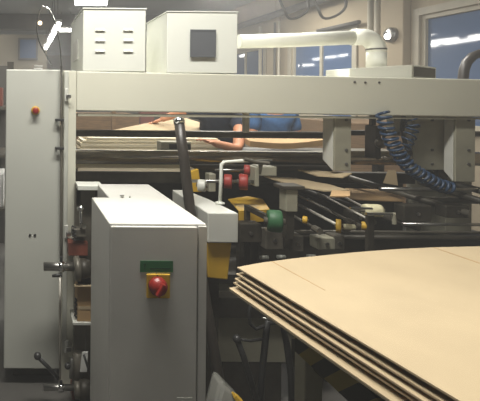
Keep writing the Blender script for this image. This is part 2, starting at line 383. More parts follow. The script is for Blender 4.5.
# duct box
t = thing('duct_box', 'white duct box with a dark grille end resting on the beam', 'duct box', (P(380,75,D).x, D+.25, top(2)))
ya, yb = D+.10, D+.60
xa, xc = P(349.5,72,ya).x, P(412,70,ya).x; yb = ya+.2; xd = P(436,70,yb).x
za, zc = top(xa)+.001, P(395,65.5,ya).z
g0 = [(xa,ya,za),(xc,ya,za-.006),(xd,yb,za-.006),(xa,yb,za)]
zA, zC = P(350,68.5,ya).z, P(412,64.8,ya).z
obj('body', MB().prism([(xa,ya,za),(xc,ya,za),(xd,yb,za),(xa,yb,za)], [(xa,ya,zA),(xc,ya,zC),(xd,yb,zC),(xa,yb,zA)]), 'pipe', t, .003)
n = Vector((yb-ya, -(xd-xc), 0)).normalized()*.004
def gl(u, v): return Vector((xc+(xd-xc)*u, ya+(yb-ya)*u, za+.006+(zC-za-.012)*v))+n
gm = MB().prism([gl(.06,.05), gl(.94,.05), gl(.94,.05)-n*.8, gl(.06,.05)-n*.8], [gl(.06,.95), gl(.94,.95), gl(.94,.95)-n*.8, gl(.06,.95)-n*.8])
obj('end_grille', gm, 'dark', t)

# cable loop & conduit on the side cabinet
pts = [P(x, y, D-.03) for x, y in ((54,70),(51,62),(48.5,58))]
loopp = [(60,130),(61,100),(62,80),(61.5,65),(60.5,48),(58,32),(54,18),(49,8),(44,5),(40,9),(37,20),(36.5,32),(39,42),(43,50),(48,58),(53,69)]
tag(obj('steel_cable', MB().tube([P(x, y, D-.028) for x, y in loopp], .004, 8), 'chrome', smooth=True, sub=1), 'thin shiny cable looping up above the side cabinet', 'cable')
tag(obj('conduit', MB().tube([P(61.3,y,D-.02) for y in (66,120,180,240,262)], .007, 10), 'darkg', smooth=True), 'dark flexible conduit running down between side cabinet and post', 'conduit')
tag(obj('chrome_rod', MB().tube([P(60,y,D-.06) for y in (276,330,383)], .0065, 10), 'railm', smooth=True), 'bright vertical rod below the chrome spindle at the post', 'rod')

# ------------------------------------------------------------------ front cabinet
FD = 1.6; fx0, fx1 = .318, .663; ztp = 1.6-128.3/450*1.6
t = thing('switch_cabinet', 'grey floor cabinet with red main switch in the foreground', 'electrical cabinet', (.49, 1.95, 0))
poly = [(fx0,FD),(fx1,FD),(fx1-.006,2.30),(.395,2.30),(.395,2.0),(fx0,2.0)]
obj('body', MB().prism([(x,y,.06) for x,y in poly], [(x,y,ztp) for x,y in poly]), 'cab', t, .004)
obj('plinth', MB().prism([(x*.97+.015,y*.97+.06,0) for x,y in poly], [(x*.97+.015,y*.97+.06,.059) for x,y in poly]), 'black', t)
xd = P(196,250,FD).x
obj('door', bx(fx0+.004, xd, FD-.014, FD-.001, .10, ztp-.008), 'cab', t, .003)
obj('door_edge_strip', bx(xd+.005, fx1-.001, FD-.010, FD-.001, .07, ztp-.006), 'cab', t, .002)
c = P(157,285,FD-.02)
a, b_ = P(146.5,298,FD-.02), P(170,274,FD-.02)
q = obj('main_switch', bx(a.x, b_.x, FD-.024, FD-.0145, a.z, b_.z), 'yellow', t, .003)
obj('switch_knob', MB().lathe([(.032,0),(.032,.014),(.026,.018),(.024,.03),(.0,.031)], Vector((c.x, FD-.0245, c.z)), (0,-1,0), 24), 'redpl', q, smooth=True)
obj('knob_grip', MB().box(c.x-.007, c.x+.007, FD-.072, FD-.055, c.z-.024, c.z+.024, Matrix.Rotation(.5,3,'Y')), 'redpl', q, .003)
obj('switch_mark', MB().box(c.x-.003, c.x+.003, FD-.0255, FD-.0245, b_.z-.006, b_.z-.002), 'black', q)
a, b_ = P(140,272,FD-.015), P(173,261,FD-.015)
q = obj('green_label', bx(a.x, b_.x, FD-.0165, FD-.0145, a.z, b_.z), 'greenl', t); q['label'] = 'green rectangular label above the switch'
w_ = b_.x-a.x
obj('label_mark', MB().box(a.x+w_*.13, a.x+w_*.15, FD-.0172, FD-.0166, a.z+.010, b_.z-.010).box(a.x+w_*.10, a.x+w_*.18, FD-.0172, FD-.0166, b_.z-.013, b_.z-.0105).box(a.x+w_*.3, a.x+w_*.92, FD-.0172, FD-.0166, a.z+.011, a.z+.016), 'greend', q)
e = PZ(122,197.5,ztp)
obj('lifting_stud', MB().lathe([(.006,0),(.006,.006),(.010,.006),(.010,.010),(.0,.011)], (e.x, e.y, ztp), (0,0,1), 8), 'steel', t)
obj('lifting_stud', MB().lathe([(.004,0),(.004,.005),(.0,.006)], (e.x+.035, e.y, ztp), (0,0,1), 8), 'steel', t)
a, b_ = P(177,397.5,FD-.015), P(192,401,FD-.015)
obj('maker_plate', bx(a.x, b_.x, FD-.016, FD-.0145, a.z-.02, a.z), 'ctrl', t)
# white slab behind at left
a, b_ = P(76.5,183,2.4), P(101,183,2.4)
t = thing('side_shelf', 'small white shelf plate behind the switch cabinet beside the post', 'shelf', (a.x, 2.4, 1.1))
obj('plate', bx(pr_-.004, b_.x, 2.33, 2.45, a.z-.024, a.z-.001), 'boxw', t, .002)
obj('bracket', MB().box(pr_-.003, pr_+.02, 2.40, 2.44, a.z-.12, a.z-.025), 'darkg', t)

# leaning pole
t = thing('dark_pole', 'dark brown pole with metal tip leaning behind the switch cabinet', 'pole', P(222,401,1.9))
pa = [P(179,121,2.22), P(184,160,2.2), P(189.5,205,2.17), P(199,262,2.11), P(206,305,2.05), P(214,352,2.0), P(222,401,1.98)]
e = pa[-1]; dz = (pa[-1]-pa[-2]).normalized(); pa.append(e+dz*((e.z-.0)/-dz.z))
obj('shaft', MB().tube(pa, [.0245]*len(pa), 14), 'hose', t, smooth=True)
d_ = (pa[0]-pa[1]).normalized()
obj('metal_tip', MB().lathe([(.026,-.012),(.027,.006),(.022,.014),(.012,.02),(.0,.022)], pa[0], d_, 14), 'chrome', t, smooth=True)

# ------------------------------------------------------------------ control box, yellow bin, tray, post
BD = 2.06
a, b_ = P(208,213,BD), P(238.5,213,BD); zt2 = a.z; zb2 = P(220,243,BD).z
t = thing('control_box', 'light grey control box on a yellow leg right of the pole', 'control box', (a.x, BD+.2, zb2))
pb = PZ(184,182,zt2)
bk = BD+.50
poly = [(a.x,BD),(b_.x,BD),(b_.x-.02,BD+.28),(b_.x-.06,bk),(a.x+.005,bk)]
obj('body', MB().prism([(x,y,zb2) for x,y in poly], [(x,y,zt2) for x,y in poly]), 'ctrl', t, .005)
ft = [P(206,243,BD+.02), P(232,243,BD+.02)]; fb = [P(209,279,BD+.02), P(229,281,BD+.02)]
yl = MB().prism([(fb[0].x,BD+.03,fb[0].z),(fb[1].x,BD+.03,fb[1].z),(fb[1].x,BD+.2,fb[1].z),(fb[0].x,BD+.2,fb[0].z)],
                [(ft[0].x,BD+.02,zb2-.001),(ft[1].x,BD+.02,zb2-.001),(ft[1].x,BD+.3,zb2-.001),(ft[0].x,BD+.3,zb2-.001)])
q = obj('yellow_leg', yl, 'yellow', t, .006); q['label'] = 'tapered yellow leg'
obj('foot_column', bx(fb[0].x+.02, fb[1].x-.02, BD+.08, BD+.16, .0, fb[0].z-.001), 'dark', t)
e = PZ(220,204,zt2); 
t2 = thing('white_stand', 'white bent stand rod with clamp standing on the grey control box', 'stand', (e.x, e.y, zt2))
dd = e.y; wp = [e+Vector((0,0,.004)), P(221,180,dd), P(221.5,164.5,dd), P(224,162,dd), P(240,161,dd), P(252,160.5,dd)]
obj('rod', MB().tube(wp, .0085, 10), 'boxw', t2, smooth=True)
obj('base_flange', MB().lathe([(.022,0.001),(.022,.008),(.010,.012),(.0,.013)], (e.x,e.y,zt2), (0,0,1)), 'boxw', t2, smooth=True)
obj('clamp_arm', MB().tube([P(244,159,dd-.01), P(256,162,dd-.01), P(269,163.5,dd-.01)], .009, 8), 'darkg', t2)
obj('clamp_arm', MB().tube([P(250,161,dd), P(262,160,dd), P(272,160.5,dd)], .004, 8), 'chrome', t2)
obj('sensor', MB().tube([P(261,162,dd), P(260.5,168,dd), P(260,174,dd)], [.012,.009,.005], 10), 'darkg', t2, smooth=True)
# yellow tray
TZ = .98
qa, qb = PZ(239,211,TZ), PZ(270,209.5,TZ)
t = thing('yellow_guard', 'bright yellow sheet metal guard behind the grey control box', 'guard', (qa.x, qa.y, .7))
obj('top_plate', MB().slab([PZ(228,199,TZ), PZ(247,196,TZ), PZ(263,199,TZ), qb, qa], .006), 'yellow', t, .002)
obj('front_plate', MB().prism([qa-Vector((0,0,.066)), qb-Vector((0,0,.064)), qb+Vector((0,.008,-.064)), qa+Vector((0,.008,-.066))], [qa-Vector((0,0,.0065)), qb-Vector((0,0,.0065)), qb+Vector((0,.008,-.0065)), qa+Vector((0,.008,-.0065))]), 'yellow', t, .002)
obj('support_leg', bx(qa.x+.03, qa.x+.07, qa.y+.05, qa.y+.09, 0, TZ-.007), 'dark', t)

# ------------------------------------------------------------------ rollers and shafts
def shaft(name, x0_, x1_, py, d, r, m, label, cat, group=None, collar=None):
    a = P(x0_, py, d); b_ = P(x1_, py, d); zc = (a.z+b_.z)/2
    t = thing(name, label, cat, ((a.x+b_.x)/2, d, zc-r), group)
    obj('tube', MB().tube([(a.x,d,zc), (b_.x,d,zc)], r, 20), m, t, smooth=True)
    for px in collar or ():
        e = P(px, py, d); obj('collar', MB().tube([(e.x-.02,d,zc), (e.x+.02,d,zc)], r*1.45, 16), 'darkg', t, smooth=True)
    return t
XL = 66
shaft('drive_shaft', XL, 334, 134.2, 3.0, .0235, 'darkg', 'dark upper drive shaft crossing under the beam', 'shaft', collar=(331,))
shaft('drive_shaft', 350, 520, 133.5, 3.05, .018, 'dark', 'dark shaft at the upper right behind the blue coil hose', 'shaft')
shaft('guide_rod', XL, 240, 114.8, 2.9, .005, 'steel', 'thin bright guide rod just below the beam', 'rod')
shaft('press_roller', XL, 331, 157.5, 2.86, .042, 'roller', 'polished roller in the left bay of the machine', 'roller', 'polished rollers')
shaft('press_roller', 344, 520, 158.5, 2.86, .044, 'roller', 'polished roller in the right bay behind the hose', 'roller', 'polished rollers')
shaft('lower_shaft', XL, 330, 167, 2.98, .028, 'darkg', 'dull grey shaft below the polished roller', 'shaft')
# feed bars below
for k, (py, h, m, lb) in enumerate(((151.2, .008, 'frame', 'slim brownish bar above the polished roller'), (177, .032, 'darkg', 'wide dark bar below the pale sheet on the left'),)):
    a = P(XL, py, 2.78); b_ = P(262 if k else 331, py, 2.78)
    dd = 2.72 if k else 3.1
    a = P(XL, py, dd); b_ = P(200 if k else 331, py, dd)
    tag(obj('cross_bar', bx(a.x, b_.x, dd, dd+.05, a.z-h, a.z+h), m, bevel=.003), lb, 'bar')
a = P(78,167.5,2.66); b_ = P(196,171.5,2.66)
tag(obj('board_sheet', bx(a.x, b_.x, 2.66, 2.82, a.z-.020, a.z-.002), 'boardpale'), 'pale board sheet edge lying between the rollers at the left', 'cardboard sheet')

# hanging brackets
def bracket(px0, px1, py1, d, label, depth=.22, side=True):
    a = P(px0, 110, d); b_ = P(px1, py1, d); zt_ = bot(b_.x)-.013
    t = thing('bearing_bracket', label, 'bracket', ((a.x+b_.x)/2, d, b_.z), 'cream bearing brackets under the beam')
    obj('front_plate', bx(a.x, b_.x, d, d+.015, b_.z, zt_), 'frame', t, .003)
    obj('side_plate', MB().prism([(a.x,d+.016,b_.z),(a.x+.012,d+.016,b_.z),(a.x+.012,d+depth,b_.z+.05),(a.x,d+depth,b_.z+.05)],
        [(a.x,d+.016,zt_),(a.x+.012,d+.016,zt_),(a.x+.012,d+depth,zt_),(a.x,d+depth,zt_)]), 'ctrl', t, .002)
    for py in (120, 150, 164 if py1 > 168 else 140):
        e = P((px0+px1)/2+3, py, d); obj('bolt', MB().lathe([(.008,0),(.008,.005),(.0,.006)], e, (0,-1,0), 8), 'duct', t)
    return t
bracket(335, 351, 171, 2.5, 'cream bracket plate below the beam at its middle', .10)
bracket(414, 444, 170, 2.6, 'broad cream bracket plate right of the blue coil hose', .07)
bracket(456, 475, 182, 2.5, 'cream bracket plate nearest the right edge', .07)
a, b_ = P(394,118,2.8), P(407,132,2.8)
tag(obj('junction_box', bx(a.x, b_.x, 2.8, 2.86, b_.z, 1.52), 'ctrl', bevel=.004), 'small white junction box hanging behind the blue coil hose', 'junction box')
a, b_ = P(244.5,116,2.75), P(249.5,133,2.75)
tag(obj('hanger_plate', MB().box(a.x, b_.x, 2.75, 2.78, b_.z, 1.55), 'ctrl', bevel=.002), 'thin pale hanger plate under the beam right of the worker', 'plate')
# dark bearing blocks behind brackets
for k, (px, py, w_, h_) in enumerate(((447,148,.10,.13), (436,172,.08,.09), (374,142,.03,.20))):
    c = P(px, py, 2.72); 
    t = thing('bearing_block', ('dark bearing block between the two right brackets', 'black coupling block at the end of the blue hose', 'dark block hanging left of the blue coil hose')[k], 'bearing block', (c.x, 2.7, c.z-h_/2))
    obj('body', bx(c.x-w_/2, c.x+w_/2, 2.68, 2.78, c.z-h_/2, c.z+h_/2), 'dark', t, .01)
    obj('hub', MB().lathe([(.0,0),(.03,.001),(.03,.02),(.012,.03),(.0,.031)], (c.x, 2.68, c.z), (0,-1,0)), 'darkg', t, smooth=True)
    obj('stem', bx(c.x-.012, c.x+.012, 2.72, 2.745, c.z+h_/2+.001, 1.5 if k != 1 else c.z+h_/2+.1), 'dark', t)

# coil hoses
def coil(path, r, turns, d, th, label):
    pts = []; N = turns*12; path = [P(x, y, d) for x, y in path]
    seg = [(path[i+1]-path[i]).length for i in range(len(path)-1)]; T = sum(seg)
    for i in range(N+1):
        s_ = T*i/N; k = 0
        while k < len(seg)-1 and s_ > seg[k]: s_ -= seg[k]; k += 1
        p = path[k].lerp(path[k+1], min(1, s_/seg[k])); t = (path[k+1]-path[k]).normalized()
        a = t.cross(Vector((0,1,0))).normalized(); a2 = a.cross(t).normalized(); u = i*2*math.pi/12
        pts.append(p+r*(math.cos(u)*a+math.sin(u)*a2))
    return tag(obj('coil_hose', MB().tube([path[0]]+pts+[path[-1]], th, 6), 'blue', smooth=True), label, 'hose', 'coiled blue air hoses')
coil([(383,113),(387,130),(392,142),(400,156),(410,168),(424,177),(438,185),(450,188)], .030, 19, 2.42, .008, 'long blue coiled air hose sagging below the beam')
coil([(408,115),(413,124),(411,134),(404,148)], .030, 6, 2.50, .005, 'short blue coiled air hose right of the long one')
tag(obj('black_cable', MB().tube([P(x,y,2.62) for x, y in ((404,113),(402,130),(406,146),(414,158),(424,166),(432,172))], .012, 8), 'black', smooth=True), 'black cable hanging beside the blue coil hose', 'cable')

# ------------------------------------------------------------------ feed table, stacks
tz = P(140,151.5,3.62).z
t = thing('feed_table', 'dark feed table carrying the rear board stack', 'table', (1.5, 3.7, 0))
obj('table_top', bx(.35, 3.2, 3.42, 3.98, tz-.03, tz), 'darkg', t, .004)
for x, y in ((.45,3.5),(.45,3.9),(1.72,3.5),(3.1,3.5),(3.1,3.9)): obj('leg', bx(x-.03, x+.03, y-.03, y+.03, 0, tz-.031), 'dark', t)
ztop = P(140,137.8,3.62).z; nS = 9; th = (ztop-tz)/nS
for k in range(nS):
    x0_ = .475+(.03 if k > 6 else 0)+random.uniform(-.006,.006)+.004*k; x1_ = 1.60+random.uniform(-.015,.015); yy = 3.62+random.uniform(-.004,.004)
    tag(obj('board_sheet', bx(x0_, x1_, yy, 3.94, tz+th*k+.0012, tz+th*(k+1)-.0012), 'boardpale'),
        'pale board sheet in the stack behind the rollers, '+('bottommost', 'second from the bottom','third from the bottom','fourth from the bottom','in the exact middle','fourth from the top','third from the top','second from the top','topmost')[k], 'cardboard sheet', 'pale sheets stacked behind the rollers')
# lifted sheet
A4 = [P(112,130.3,4.10), P(150,122.3,4.35), P(186,118,4.5), P(205,124,4.3), P(203,131,4.1)]
tag(obj('board_sheet', MB().slab(A4, .008), 'board'), 'loose pale sheet the worker lifts behind the rear stack', 'cardboard sheet')
# grey device on stack
a, b_ = P(161,150,3.3), P(191,142,3.3)
t = thing('control_unit', 'small grey unit with dark front standing before the rear board stack', 'device', (a.x, 3.3, a.z))
obj('body', bx(a.x, b_.x, 3.3, 3.40, tz+.001 if False else a.z-.05, b_.z), 'frame', t, .004)
a2, b2 = P(169,149,3.3), P(191,144,3.3)
obj('dark_front', bx(a2.x, b2.x-.004, 3.29, 3.299, a2.z, b2.z), 'black', t)
obj('stem', bx(a.x+.05, a.x+.09, 3.32, 3.36, 0, a.z-.051), 'dark', t)
# sagging sheet to the right
n_ = 10; topc = []; 
m_ = MB(); fr = []
for i in range(n_+1):
    u = i/n_; px = 250+75*u; py = 141+3.0*math.sin(u*math.pi)+(-1.5)*u
    fr.append(P(px, py, 3.55))
for i in range(n_):
    a, b_ = fr[i], fr[i+1]; bk0 = Vector((a.x+.05,3.88,a.z+.03)); bk1 = Vector((b_.x+.05,3.88,b_.z+.03)); dn = Vector((0,0,.045))
    m_.prism([a-dn, b_-dn, bk1-dn, bk0-dn], [a, b_, bk1, bk0])
tag(obj('board_bundle', m_, 'boardbrown'), 'brown sagging bundle of boards right of the worker', 'cardboard bundle')

# fanned sheets in the machine
def sheet(pts, label, m='board', th=.006, group='loose sheets in the machine'):
    return tag(obj('board_sheet', MB().slab(pts, th), m), label, 'cardboard sheet', group)
zf = 1.09
sheet([P(298,169.5,2.75), P(334,171.5,2.6), P(352,173,2.45), P(343,177,2.45), P(318,175.5,2.55)], 'upper tan sheet passing under the middle bracket')
sheet([P(264,176,2.75), P(296,178,2.75), P(330,184.5,2.5), P(349,190,2.3), P(325,190.5,2.35), P(290,184.5,2.5)], 'long tan sheet slanting under the sensor arm')
tag(obj('board_sheet', MB().prism([P(383,183,2.4), P(398,185.5,2.4), P(398,185.5,2.408), P(383,183,2.408)], [P(388,170,2.4), P(396,170.5,2.4), P(396,170.5,2.408), P(388,170,2.408)]), 'board'), 'small upright tan piece of board left of the blue hose', 'cardboard sheet')
sheet([P(345,188,2.85), P(400,190,2.85), P(405,201,2.64), P(348,199,2.64)], 'brown flat sheet lying behind the cream roller', 'boardbrown')
sheet([P(332,190,2.2), P(350,191,2.2), P(350,196,2.1), P(330,196,2.1)], 'small pink tan board piece left of the brown sheet', 'boardbrown')
c = P(289,199,2.2)
t = thing('glue_unit', 'grey block with dark top beside the green roller', 'block', c)
a, b_ = P(286,212,2.2), P(298,190,2.2)
obj('body', bx(a.x, b_.x, 2.2, 2.26, a.z, b_.z), 'frame', t, .004)
obj('top_cap', bx(a.x-.02, b_.x+.03, 2.19, 2.28, b_.z+.001, b_.z+.02), 'dark', t, .004)
obj('stem', bx(a.x+.01, b_.x-.01, 2.21, 2.25, .9, a.z-.001), 'dark', t)

# red discs & wheels
def wheel(px, py, d, r, wd, m, name, parent, ax=(1,0,0)):
    c = P(px, py, d); ax = Vector(ax).normalized()
    q = obj(name, MB().lathe([(r*.5,-wd/2),(r*.92,-wd/2),(r,-wd*.35),(r,wd*.35),(r*.92,wd/2),(r*.5,wd/2)], c, ax, 24), m, parent, smooth=True)
    obj('hub', MB().lathe([(.0,-wd*.75),(r*.3,-wd*.74),(r*.3,wd*.74),(.0,wd*.75)], c, ax, 14), 'darkg', q, smooth=True)
    return q
t = thing('pull_wheel_shaft', 'axle carrying red rubber wheels behind the white stand', 'wheel shaft', P(225,182,2.5))
obj('axle', MB().tube([P(190,181,2.5), P(258,181.5,2.5)], .009, 10), 'steel', t, smooth=True)
obj('upper_axle', MB().tube([P(215,170,2.56), P(258,170.5,2.56)], .007, 10), 'steel', t, smooth=True)
wheel(228,181.5,2.5,.040,.04,'red','red_wheel',t,(1,-.5,0))
wheel(243.5,182,2.48,.044,.045,'red','red_wheel',t,(1,-.5,0))
wheel(247,170,2.56,.030,.03,'red','red_wheel',t,(1,-.5,0))
wheel(202,185.5,2.46,.033,.04,'ctrl','pale_wheel',t,(1,-.6,0))
obj('end_block', MB().box(P(255,0,2.5).x, P(259,0,2.5).x, 2.48, 2.57, P(258,186,2.5).z, P(258,167,2.5).z), 'frame', t, .004)
t = thing('brake_roller', 'green roller right of the yellow guard', 'roller', P(275,232,2.15))
wheel(274.5,221,2.15,.052,.06,'green','green_roller',t,(1,-.4,0))
c = P(274.5,221,2.15); obj('stand', MB().box(c.x-.012, c.x+.012, 2.19, 2.40, c.z-.012, c.z+.012).box(c.x-.012, c.x+.012, 2.40, 2.42, .65, c.z+.012), 'dark', t)
t = thing('yellow_plate', 'upright yellow plate beside the pole behind the cabinets', 'plate', P(196,196,2.55))
a, b_ = P(188,192,2.6), P(202,169,2.6)
obj('plate', MB().prism([(a.x,2.6,a.z),(b_.x,2.6,a.z),(b_.x,2.63,a.z),(a.x,2.63,a.z)], [(a.x+.01,2.6,b_.z-.02),(b_.x-.02,2.6,b_.z),(b_.x-.02,2.63,b_.z),(a.x+.01,2.63,b_.z-.02)]), 'yellow', t, .003)
obj('post', bx(a.x+.02, a.x+.05, 2.605, 2.625, .0, a.z-.001), 'dark', t)
a, b_ = P(209,192,2.6), P(216,174,2.6)
tag(obj('guide_block', bx(a.x, b_.x, 2.6, 2.66, a.z, b_.z), 'frame', bevel=.004), 'cream guide block left of the white stand rod', 'block')
a, b_ = P(260,176,2.5), P(277,167,2.5)
tag(obj('guide_block', bx(a.x, b_.x, 2.5, 2.6, a.z, b_.z), 'frame', bevel=.004), 'grey block under the end of the clamp arm', 'block')

# inner side frames (dark) under the rollers
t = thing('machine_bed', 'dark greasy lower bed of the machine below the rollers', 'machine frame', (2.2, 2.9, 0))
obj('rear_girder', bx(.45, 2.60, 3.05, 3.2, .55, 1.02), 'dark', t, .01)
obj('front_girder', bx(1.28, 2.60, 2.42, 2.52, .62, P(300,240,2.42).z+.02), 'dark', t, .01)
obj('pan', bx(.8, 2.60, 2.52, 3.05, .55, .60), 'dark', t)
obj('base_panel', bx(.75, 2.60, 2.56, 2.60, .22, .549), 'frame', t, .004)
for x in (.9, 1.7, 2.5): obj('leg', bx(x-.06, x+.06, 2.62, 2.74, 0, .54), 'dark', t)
# far cross frame
tag(obj('cross_bar', MB().box(1.1, 2.60, 2.96, 3.02, 1.03, 1.10), 'dark', bevel=.004), 'dark cross bar resting on the machine bed behind the wheels', 'bar')

# horizontal rods at right; the first two stand in for highlight lines
for k, (x0_, x1_, py, r, d, m) in enumerate(((402,520,224,.008,2.40,'steel'), (300,520,231,.007,2.40,'darkg'), (340,520,237,.014,2.40,'dark'), (236,330,232,.013,2.40,'dark'), (380,520,189,.012,2.55,'steel'), (420,520,200,.02,2.6,'darkg'))):
    a = P(x0_, py, d); b_ = P(x1_, py, d)
    tag(obj('cross_rod', MB().tube([(a.x,d,a.z), (b_.x,d,a.z)], r, 12), m, smooth=True),
        ('thin bright rod standing in for a highlight above the dark girder at the right','slim dull rod standing in for a highlight along the top of the stacked boards','thick black rod just behind the far board edge','short black rod behind the front board corner','bright rod below the blue hose at the right','grey rod below the bright one at the right')[k], 'rod')
# folding rails in depth direction
rails = [((290,200),(345,229),.008,'railm'),((297,195),(360,226),.006,'railm'),((318,193),(372,221),.006,'railm'),((308,199),(352,222),.006,'dark'),((336,193),(378,214),.006,'railm'),((283,210),(318,230),.008,'darkg')]
nm = ('leftmost bright folding rail','second folding rail from the left with bright edge','brightest folding rail at the middle','thin dark rail between the bright folding rails','rightmost folding rail ending at the cream roller','short dull rail nearest the green roller')
RT = []
for k, (a, b_, r, m) in enumerate(rails):
    A_ = P(*a, 2.75); B_ = P(*b_, 2.22)
    t = thing('folding_rail', nm[k]+' below the tan sheets', 'rail', (A_+B_)/2, 'folding rails'); RT.append(t)
    obj('rod', MB().tube([A_, B_], r, 10), m, t, smooth=True)
    obj('end_clamp', MB().tube([B_+Vector((0,.03,0)), B_+Vector((0,-.015,-.003))], r*2.1, 10), 'darkg', t)
for k, (a, b_) in enumerate((((300,190),(420,228)), ((350,178),(470,214)), ((420,182),(490,204)), ((440,180),(500,196)))):
    A_ = P(*a, 2.9); B_ = P(*b_, 2.40)
    tag(obj('belt_bar', MB().tube([A_, B_], .019, 8), 'darkg' if k % 2 else 'dark', smooth=True), ('dark belt bar behind the cream roller','grey belt bar passing under the upright board piece','dark belt bar below the blue hose end','grey belt bar at the right edge below the brackets')[k], 'bar', 'belt bars')
wheel(338.5,226,2.18,.033,.022,'yellow','yellow_wheel',RT[0],(1,-.7,0))
wheel(349,227,2.17,.014,.05,'cream','pale_knob',RT[0],(1,-.2,0))
wheel(364,226,2.16,.020,.02,'yellow','yellow_wheel',RT[1],(1,-.7,0))
wheel(305,220,2.2,.018,.02,'yellow','yellow_wheel',RT[5],(1,-.7,0))
t = thing('end_bracket', 'thin bright rod bracket holding the cream rubber roller', 'bracket', P(394,226,2.15))
wheel(372.5,210.5,2.2,.031,.075,'cream','cream_roller',t,(1,-.15,0))
obj('rod', MB().tube([P(350,208,2.15), P(372,208.5,2.15)], .006, 8), 'chrome', t); obj('rod', MB().tube([P(366,213.5,2.12), P(393,214,2.12)], .0065, 8), 'chrome', t)
obj('end_plate', MB().tube([P(393.5,213,2.12), P(394.5,224,2.12)], .009, 8), 'frame', t)
obj('post', bx(P(372,0,2.12).x, P(378,0,2.12).x, 2.13, 2.15, 0, P(375,214,2.13).z-.008), 'dark', t)
# clutter of dark blocks between boards and rails
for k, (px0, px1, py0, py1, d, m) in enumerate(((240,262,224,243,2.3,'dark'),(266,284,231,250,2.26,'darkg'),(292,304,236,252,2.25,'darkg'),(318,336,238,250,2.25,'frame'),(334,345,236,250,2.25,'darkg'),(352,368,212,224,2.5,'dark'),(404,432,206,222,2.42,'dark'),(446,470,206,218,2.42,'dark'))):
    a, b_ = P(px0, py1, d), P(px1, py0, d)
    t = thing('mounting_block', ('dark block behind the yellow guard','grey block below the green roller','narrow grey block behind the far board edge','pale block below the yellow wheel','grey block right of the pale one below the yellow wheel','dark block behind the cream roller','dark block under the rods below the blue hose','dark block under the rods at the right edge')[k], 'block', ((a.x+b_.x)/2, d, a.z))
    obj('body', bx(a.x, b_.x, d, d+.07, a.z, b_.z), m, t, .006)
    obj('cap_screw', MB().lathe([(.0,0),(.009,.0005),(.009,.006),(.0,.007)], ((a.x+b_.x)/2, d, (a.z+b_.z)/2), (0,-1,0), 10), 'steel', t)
for k, px in enumerate((264, 281, 311)):
    e = P(px, 257.5-(k*.6), 2.405)
    tag(obj('glint_bolt', MB().tube([e-Vector((.02,0,0)), e+Vector((.022,0,0))], .010, 10), 'boxw', smooth=True), ('left','middle','right')[k]+' of three pins painted white for their glint just behind the far board edge', 'pin', 'shiny pins')  # white paint stands in for the glint of chrome

# ------------------------------------------------------------------ foreground board stack
Z0 = 1.0
def topo(dx, z, lift=0):
    f = [(237,267),(272,261),(300,257.5),(330,254.5),(360,251.7),(397,249),(434,247),(480,246),(560,244)]
    n_ = [(560,462),(480,413),(371,347.5),(300,304)]
    return f, n_
far = [(237,267),(262,262.4),(300,257.6),(330,254.6),(360,251.8),(397,249),(434,247.2),(480,246.2),(560,246)]
farw = [PZ(x, y, Z0) for x, y in far]
cl = PZ(237,267,Z0); cn = PZ(467,405,Z0)
dirn = (cn-cl); dirn.z = 0
cn2 = cl+dirn*1.6
outl = [cl]+farw[1:]+[Vector((farw[-1].x+.35, cn2.y, Z0)), cn2]
gaps = [0, .0215, .0375, .052, .071]      # depth of each sheet's top below Z0
offs = [(0,0), (-.004,-.002), (-.010,-.004), (-.014,-.004), (-.030,-.006)]
names = ('topmost','second from the top','middle','second from the bottom','bottommost')
for k in range(5):
    o_ = Vector((offs[k][0], offs[k][1], -gaps[k]))
    pts = [p+o_ for p in outl]
    rot = (0, .004, -.006, .008, -.004)[k]; R = Matrix.Rotation(rot, 3, 'Z'); pts = [cl+R@(p-cl) for p in pts]
    t = thing('folded_carton', 'flat kraft carton blank in the foreground pile, '+names[k], 'cardboard sheet', pts[0], 'flat cartons in the foreground pile')
    obj('top_layer', MB().slab(pts, .0055), 'board', t, .0006)
    s_ = Vector((.013,-.003,-.0062)) if k < 4 else Vector((.006,0,-.0062))
    q = [p+s_ for p in pts]
    obj('inner_layer', MB().slab(q, .004 if k < 4 else .007), 'boardbrown' if k < 4 else 'boardpale', t)
    if k == 0:
        a, b_ = PZ(272,261.2,Z0+.0008), PZ(325,290,Z0+.0008)
        sd = (b_-a).normalized().cross(Vector((0,0,1)))*.0028
        obj('slot_cut', MB().slab([a-sd, b_-sd*.4, b_+sd*.4, a+sd], .0007), 'boardbrown', t)
        a, b_ = PZ(434,247.4,Z0+.0008), PZ(500,270,Z0+.0008)
        sd = (b_-a).normalized().cross(Vector((0,0,1)))*.0035
        obj('slot_cut', MB().slab([a-sd, b_-sd, b_+sd, a+sd], .0007), 'boardbrown', t)
# partial carton under the top, protruding at the right
zb_ = Z0-gaps[4]-.0145
# table beneath
t = thing('delivery_table', 'dark delivery table with hazard striped rail under the foreground boards', 'table', (1.4, 1.2, 0))
obj('side_rail', bx(.93, .97, .35, 1.52, .74, .82), 'hazard', t, .003)
obj('top_plate', bx(.89, 3.0, .35, 1.50, zb_-.02, zb_-.001), 'dark', t)
obj('cross_frame', bx(.97, 3.0, 1.42, 1.48, .70, zb_-.021), 'dark', t)
obj('side_frame', bx(.94, .96, .35, 1.5, .821, zb_-.021), 'dark', t)
a, b_ = P(294,400,1.56), P(311,400,1.56)
obj('leg', bx(a.x, b_.x, 1.50, 1.56, 0, .87), 'frame', t, .004)
for y in (.45,): obj('leg', bx(1.0, 1.06, y, y+.06, 0, zb_-.021), 'dark', t)
for y in (.45, 1.40): obj('leg', bx(2.85, 2.91, y, y+.06, 0, zb_-.021), 'dark', t)

